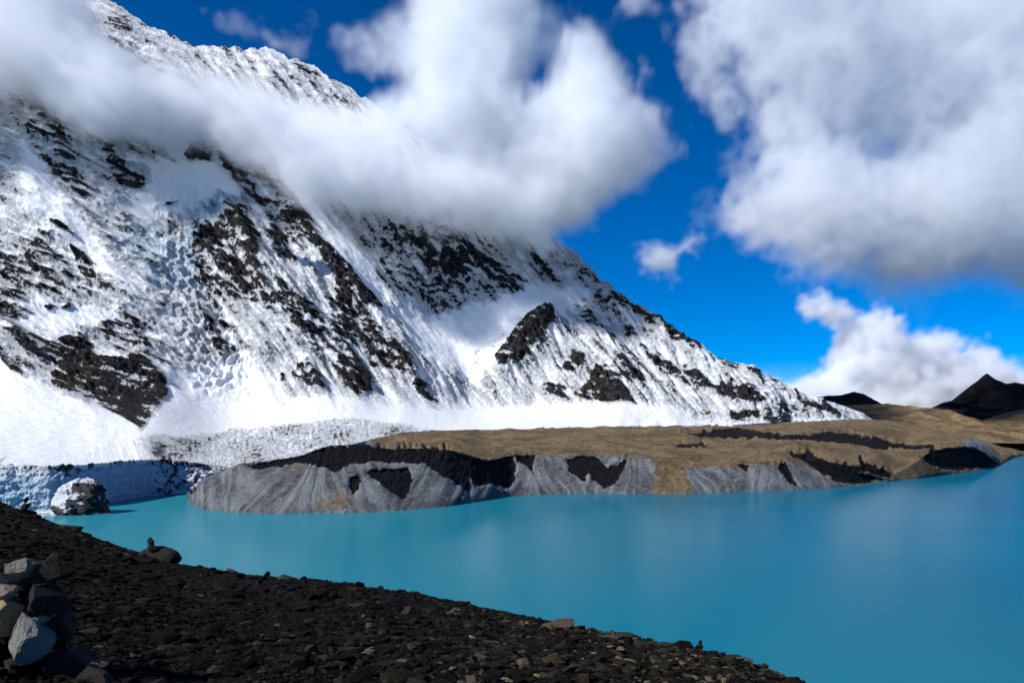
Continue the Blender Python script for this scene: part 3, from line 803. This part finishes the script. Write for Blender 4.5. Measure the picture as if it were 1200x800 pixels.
boulder('boulder', 718, 757, 13.4, .8, .5, .22, (.02, .018, .015), (.06, .055, .047), 'flat grey slab beside the smooth brown boulder', 47)
boulder('boulder', 860, 778, 11.2, .45, .35, .14, (.05, .042, .03), (.12, .10, .08), 'pale tan slab near the lower end of the slope', 48)
boulder('boulder', 430, 798, 7.6, .26, .2, .12, (.05, .046, .04), (.12, .11, .10), 'pale grey angular stone half buried low on the slope', 49)
boulder('boulder', 105, 750, 6.2, .3, .2, .05, (.03, .03, .03), (.08, .078, .075), 'thin pale slate lying in the shadow of the tall cairn', 50)

# --- cairns: a thing with its stones as parts
M_GREY = stone_material('cairn_grey_stone', (0.075, 0.072, 0.068), (0.22, 0.21, 0.195), 6, vary=False)
M_TAN = stone_material('cairn_tan_stone', (0.13, 0.085, 0.045), (0.33, 0.24, 0.14), 6, vary=False)
M_DARK = stone_material('cairn_dark_stone', (0.004, 0.0036, 0.003), (0.026, 0.023, 0.019), 6, vary=False)  # near-black: shade on the tall cairn's far side put into the colour
M_BUFF = stone_material('cairn_buff_stone', (0.09, 0.08, 0.06), (0.24, 0.21, 0.165), 6, vary=False)
def cairn(x, y, z, stones, label, seed):
    g = np.random.default_rng(seed)
    root = link(bpy.data.objects.new('cairn', None))
    root.location = (x, y, z)
    tag(root, label, 'cairn')
    tops, bots = max(q_[2] for q_ in stones), min(q_[2] for q_ in stones)
    for (cx, cy, cz, w, d, h, m) in stones:
        nm = 'cap_stone' if cz == tops else 'base_stone' if cz < bots + .1 else 'stone'
        me = stone_mesh('stone', g, m, (w / 1.4, d / 1.4, h / 1.4), ICO3 if w > .1 else ICO2, 13, .012, (.3, .6))
        o = link(bpy.data.objects.new(nm, me))
        o.parent = root
        o.location = (cx, cy, cz)
        o.rotation_euler = (g.normal(0, .12), g.normal(0, .12), g.uniform(-.5, .5))
    return root
CY = 5.6
def cs(px0, px1, py0, py1, dy, depth, m):
    """a cairn stone spanning these survey points, dy metres behind the cairn's front"""
    Y = CY + dy
    x0, x1 = (px0 - 600) / FP * Y, (px1 - 600) / FP * Y
    z1, z0 = (500 - py0) / FP * Y, (500 - py1) / FP * Y
    return ((x0 + x1) / 2 - cbx, dy, (z0 + z1) / 2 - cbz, x1 - x0, depth, z1 - z0, m)
cbx = (35 - 600) / FP * CY
cbz = -1.75
cz_ = float(ground_z(np.array([cbx]), np.array([CY]))[0])
cbz = cz_ - EYE
st = [cs(8, 54, 718, 770, -.10, .30, M_GREY), cs(-16, 13, 714, 756, -.05, .26, M_TAN), cs(5, 30, 702, 730, .02, .24, M_TAN), cs(34, 58, 714, 738, .02, .22, M_GREY), cs(-14, 14, 690, 716, .02, .28, M_BUFF), cs(12, 40, 655, 682, .03, .18, M_BUFF), cs(3, 25, 678, 700, .0, .2, M_BUFF),
      cs(-22, 13, 672, 694, .05, .3, M_BUFF), cs(20, 40, 678, 694, .03, .18, M_DARK), cs(44, 74, 648, 690, .1, .2, M_DARK), cs(36, 76, 684, 722, .12, .34, M_DARK), cs(24, 66, 694, 720, .10, .3, M_DARK), cs(46, 84, 716, 762, .16, .4, M_DARK), cs(-40, 4, 752, 800, .0, .4, M_DARK), cs(-2, 50, 760, 802, .05, .5, M_DARK), cs(44, 96, 752, 800, .1, .5, M_DARK), cs(-46, -10, 690, 760, .1, .4, M_BUFF), cs(10, 50, 720, 760, .25, .4, M_DARK), cs(0, 44, 684, 722, .28, .35, M_DARK), cs(20, 60, 660, 700, .28, .3, M_DARK), cs(80, 130, 776, 808, .05, .4, M_DARK)]
cairn(cbx, CY, cz_, st, 'tall sunlit cairn of grey and tan stones stacked on the near slope', 61)
def small_cairn(px, Y, spec, label, seed, lift=0.0):
    x = (px - 600) / FP * Y
    z = float(ground_z(np.array([x]), np.array([Y]))[0])
    out, hz = [], 0.0
    for w, h in spec:
        out.append((0, 0, hz + h * .45 + lift, w, w * .8, h, M_DARK))
        hz += h * .8
    cairn(x, Y, z, out, label, seed)
small_cairn(30, 33.3, [(.55, .28), (.38, .26), (.22, .26)], 'small black pile of stones on the crest below the blue ice cliff', 71)
small_cairn(177, 26.0, [(.34, .22), (.24, .26)], 'single dark stone block balanced on the black rounded rock', 72, .30)
small_cairn(820, 13.6, [(.2, .09), (.13, .09), (.08, .1)], 'tiny dark stack of stones standing alone on the low crest', 73)

# ================================================================== CLOUDS
def fbm3(shape, cell, octaves=5, seed=0, gain=.55, stretch=(1, 1, 1)):
    g = np.random.default_rng(seed)
    out, amp, tot = np.zeros(shape, np.float32), 1.0, 0.0
    for o_ in range(octaves):
        ws, dims = [], []
        for n, st_ in zip(shape, stretch):
            c = cell * st_ / 2.0 ** o_
            c = max(c, 1.5)
            m = int(n / c) + 4
            t = np.arange(n) / c + 1 + g.uniform(0, 1)
            i = np.floor(t).astype(int)
            f = t - i
            W = np.zeros((n, m + 2), np.float32)
            r_ = np.arange(n)
            W[r_, i - 1] += (1 - f) ** 3 / 6
            W[r_, i] += (3 * f ** 3 - 6 * f ** 2 + 4) / 6
            W[r_, i + 1] += (-3 * f ** 3 + 3 * f ** 2 + 3 * f + 1) / 6
            W[r_, i + 2] += f ** 3 / 6
            ws.append(W); dims.append(m + 2)
        rnd = g.normal(0, 1.6, dims).astype(np.float32)
        a = np.tensordot(ws[0], rnd, (1, 0))
        a = np.einsum('abc,yb->ayc', a, ws[1], optimize=True)
        a = a @ ws[2].T
        out += amp * a
        tot += amp
        amp *= gain
    return out / tot

def cloud_material(name, dens, col=(.955, .973, 1), g=0.0):
    t = NT(name)
    v = t.node('ShaderNodeVolumePrincipled', {'Color': (*col, 1), 'Density': dens, 'Density Attribute': 'density', 'Anisotropy': g, 'Absorption Color': (0, 0, 0, 1)})
    t.l.new(v.outputs[0], t.out.inputs['Volume'])
    return t.m

def cloud_object(name, dens, lo, hi, mat, label):
    """dens: (nx, ny, nz) array of densities; becomes a fog volume between lo and hi"""
    nx, ny, nz = dens.shape
    flat = dens.reshape(-1)
    me = bpy.data.meshes.new(name)
    me.vertices.add(len(flat))
    I = np.stack(np.meshgrid(np.linspace(lo[0], hi[0], nx), np.linspace(lo[1], hi[1], ny), np.linspace(lo[2], hi[2], nz), indexing='ij'), -1).reshape(-1, 3)
    me.vertices.foreach_set('co', I.astype(np.float32).ravel())
    a = me.attributes.new('cloud_density', 'FLOAT', 'POINT')
    a.data.foreach_set('value', flat.astype(np.float32))
    me.materials.append(mat)
    o = link(bpy.data.objects.new(name, me))
    tag(o, label, 'cloud', kind='stuff')
    tree = bpy.data.node_groups.new(name, 'GeometryNodeTree')
    tree.interface.new_socket('Geometry', in_out='INPUT', socket_type='NodeSocketGeometry')
    tree.interface.new_socket('Geometry', in_out='OUTPUT', socket_type='NodeSocketGeometry')
    N, L = tree.nodes, tree.links
    gi, go = N.new('NodeGroupInput'), N.new('NodeGroupOutput')
    pos = N.new('GeometryNodeInputPosition')
    sub = N.new('ShaderNodeVectorMath'); sub.operation = 'SUBTRACT'; sub.inputs[1].default_value = lo
    div = N.new('ShaderNodeVectorMath'); div.operation = 'DIVIDE'
    div.inputs[1].default_value = tuple((h - l) / (n - 1) for l, h, n in zip(lo, hi, (nx, ny, nz)))
    L.new(pos.outputs[0], sub.inputs[0]); L.new(sub.outputs[0], div.inputs[0])
    sep = N.new('ShaderNodeSeparateXYZ'); L.new(div.outputs[0], sep.inputs[0])
    def m(op, a, b):
        nd = N.new('ShaderNodeMath'); nd.operation = op
        for i_, v_ in enumerate((a, b)):
            if isinstance(v_, bpy.types.NodeSocket): L.new(v_, nd.inputs[i_])
            else: nd.inputs[i_].default_value = v_
        return nd.outputs[0]
    ri = [m('ROUND', sep.outputs[i_], 0.0) for i_ in range(3)]
    # integer arithmetic keeps large indices exact
    def im(op, a, b):
        nd = N.new('FunctionNodeIntegerMath'); nd.operation = op
        for i_, v_ in enumerate((a, b)):
            if isinstance(v_, bpy.types.NodeSocket): L.new(v_, nd.inputs[i_])
            else: nd.inputs[i_].default_value = v_
        return nd.outputs[0]
    idx = im('ADD', im('MULTIPLY', im('ADD', im('MULTIPLY', ri[0], ny), ri[1]), nz), ri[2])
    na = N.new('GeometryNodeInputNamedAttribute'); na.data_type = 'FLOAT'; na.inputs['Name'].default_value = 'cloud_density'
    si = N.new('GeometryNodeSampleIndex'); si.data_type = 'FLOAT'; si.domain = 'POINT'; si.clamp = True
    L.new(gi.outputs[0], si.inputs['Geometry'])
    L.new([s_ for s_ in na.outputs if s_.enabled][0], [s_ for s_ in si.inputs if s_.name == 'Value' and s_.enabled][0])
    L.new(idx, si.inputs['Index'])
    vc = N.new('GeometryNodeVolumeCube')
    L.new([s_ for s_ in si.outputs if s_.enabled][0], vc.inputs['Density'])
    vc.inputs['Background'].default_value = 0.0
    vc.inputs['Min'].default_value = lo
    vc.inputs['Max'].default_value = hi
    vc.inputs['Resolution X'].default_value = nx
    vc.inputs['Resolution Y'].default_value = ny
    vc.inputs['Resolution Z'].default_value = nz
    sm = N.new('GeometryNodeSetMaterial'); sm.inputs['Material'].default_value = mat
    L.new(vc.outputs[0], sm.inputs['Geometry'])
    L.new(sm.outputs[0], go.inputs[0])
    md = o.modifiers.new('fog', 'NODES')
    md.node_group = tree
    return o

def sheet_sd(polys, holes=()):
    sd = np.full(GX.shape, 200.0)
    for p in polys:
        sl, d = poly_sd(p, 200)
        sd[sl] = np.minimum(sd[sl], d)
    for p, push in holes:
        sl, d = poly_sd(p, 60)
        sd[sl] = np.maximum(sd[sl], np.where(d < push, -d - 0 + push * 0, sd[sl] * 0 - 300))
    return sd

def make_cloud(name, polys, holes, px_range, py_range, Yc, thick, vox, label, dens, erode, seed, cell=280, edge=55., soft=.35, hug=False, thin=None, ydepth=None, warp=1.0, cap=.7, detail=1.1):
    Yn, Yx = ydepth
    x0, x1 = (px_range[0] - 600) / FP * (Yx if px_range[0] < 600 else Yn), (px_range[1] - 600) / FP * (Yx if px_range[1] > 600 else Yn)
    z0, z1 = EYE + (500 - py_range[1]) / FP * Yn, EYE + (500 - py_range[0]) / FP * Yx
    lo, hi = (x0, Yn, z0), (x1, Yx, z1)
    n = [int((h - l) / vox) + 1 for l, h in zip(lo, hi)]
    xs, ys, zs = [np.linspace(l, h, k_) for l, h, k_ in zip(lo, hi, n)]
    Xc, Zc = np.meshgrid(xs, zs, indexing='ij')
    yc = np.full(Xc.shape, float(Yc))
    if hug:
        for _ in range(4):
            px, py = Xc / yc * FP + 600, 500 - (Zc - EYE) / yc * FP
            yc = .5 * yc + .5 * (np.minimum(mountain_Y(np.clip(px, -330, 1040), py), 3300) - hug)
    px, py = Xc / yc * FP + 600, 500 - (Zc - EYE) / yc * FP
    wx = fbm(px / 60, py / 60, 5, seed % 97, .6) * 26
    wy = fbm(px / 60 + 40, py / 60, 5, seed % 89, .6) * 22
    sd = sheet(sheet_sd(polys, holes), px + wx * warp, py + wy * warp)
    core = np.clip(-sd / edge, -2.0, cap)
    th = thick * (.35 + .65 * np.sqrt(np.clip(core / cap, 0, 1)))
    w = sheet(thin, px, py) if thin is not None else 1.0
    nz_ = fbm3(tuple(n), cell / vox, 6, seed, .68)
    nz_ = nz_ + detail * (.22 - np.abs(fbm3(tuple(n), max(95 / vox, 3), 4, seed + 50, .7)))
    prof = (ys[None, :, None] - yc[:, None, :]) / th[:, None, :]
    f = core[:, None, :] + .45 - .55 * prof ** 2 + nz_ * erode - .35
    d = np.clip(f / soft, 0, 1) ** 1.3 * (w[:, None, :] if thin is not None else 1.0)
    # keep a clear border so the box never shows
    for ax in range(3):
        e = np.minimum(np.arange(n[ax]), np.arange(n[ax])[::-1]) / 4.0
        shp = [1, 1, 1]; shp[ax] = n[ax]
        d = d * np.clip(e, 0, 1).reshape(shp)
    d = np.where(d < .01, 0, d)
    print('cloud', name, n, 'filled', float((d > 0).mean()))
    return cloud_object(name, d, lo, hi, cloud_material(name + '_vapour', dens), label)

mc = [(-300, 0), (-300, 112), (0, 112), (50, 118), (110, 146), (180, 162), (260, 180), (330, 210), (400, 238), (450, 246), (500, 266), (560, 280), (620, 290), (655, 284), (675, 262), (700, 242), (740, 215), (775, 190), (795, 170), (770, 140), (735, 122), (715, 85), (695, 50), (650, 45), (625, 20), (640, -30), (640, -90), (500, -90), (470, 20), (400, 40), (385, 60), (440, 88), (475, 108), (430, 128), (380, 122), (320, 108), (260, 90), (200, 76), (150, 46), (110, 0), (80, -40), (80, -90), (-300, -90)]
thin = np.full(GX.shape, 1.0)
thin *= .45 + .55 * smooth(10, 70, GY + GX * .05 - 20)
thin = np.where(GX > 330, np.maximum(thin, smooth(330, 420, GX)), thin)
thin *= 1 - .62 * smooth(360, 440, GX) * smooth(150, 70, GY) * (.75 + .5 * fbm(GX / 70, GY / 60, 3, 500))
make_cloud('cloud', [mc], [([(596, 134), (612, 96), (640, 66), (652, 90), (624, 132)], 12)], (-300, 830), (-100, 330), 2900, 250, 13, 'thick white cloud bank wrapped round the upper wall of the snowy mountain', .0175, 1.35, 401, 300, 34, 1.5, hug=420, cap=1.0, detail=.9, thin=thin, ydepth=(1600, 3300))
rc = [(800, -90), (800, 20), (830, 60), (850, 110), (880, 140), (905, 170), (900, 195), (860, 205), (842, 240), (850, 255), (880, 285), (930, 300), (970, 315), (1040, 345), (1090, 352), (1150, 352), (1230, 375), (1310, 385), (1310, -90)]
make_cloud('cloud', [rc], [([(1050, 42), (1085, 33), (1105, 58), (1080, 68)], 8)], (740, 1320), (-100, 410), 3600, 330, 15, 'large pale grey cloud filling the sky above the dark peak', .0072, 1.45, 402, 300, 58, 1.4, cap=1.05, ydepth=(3000, 4200))
cc = [(890, 452), (945, 438), (965, 428), (985, 400), (1000, 375), (1015, 368), (1030, 353), (1045, 385), (1060, 395), (1075, 384), (1095, 384), (1110, 400), (1105, 425), (1130, 412), (1150, 405), (1165, 425), (1172, 440), (1200, 434), (1310, 432), (1310, 500), (890, 500)]
make_cloud('cloud', [cc, [(942, 356), (965, 345), (1000, 372), (990, 385), (955, 370)]], [], (870, 1300), (320, 500), 7000, 420, 26, 'bright heaped cumulus cloud rising behind the saddle beside the dark peak', .014, 1.1, 403, 240, 24, .9, ydepth=(6200, 7800), warp=.6)
make_cloud('cloud', [[(735, 288), (760, 285), (790, 283), (815, 276), (812, 298), (790, 318), (755, 312), (738, 302)]], [], (700, 860), (250, 350), 3800, 90, 12, 'small detached wisp of cloud in the blue gap', .012, 1.5, 404, 130, 24, 1.2, ydepth=(3650, 3950), warp=.5)
make_cloud('cloud', [[(205, 8), (250, 22), (300, 18), (350, 32), (392, 28), (400, 60), (360, 62), (310, 40), (260, 46), (215, 30)], [(786, -60), (800, 20), (790, 70), (812, 120), (846, 160), (866, 130), (858, 60), (830, 0), (830, -60)], [(745, 60), (775, 100), (760, 130), (735, 100)], [(690, -60), (720, 10), (760, 5), (780, -60)]], [], (170, 900), (-100, 200), 3900, 120, 18, 'thin torn wisps of cloud in the deep blue above the ridge', .0045, 2.3, 405, 200, 26, 1.4, ydepth=(3700, 4150), warp=1.2)
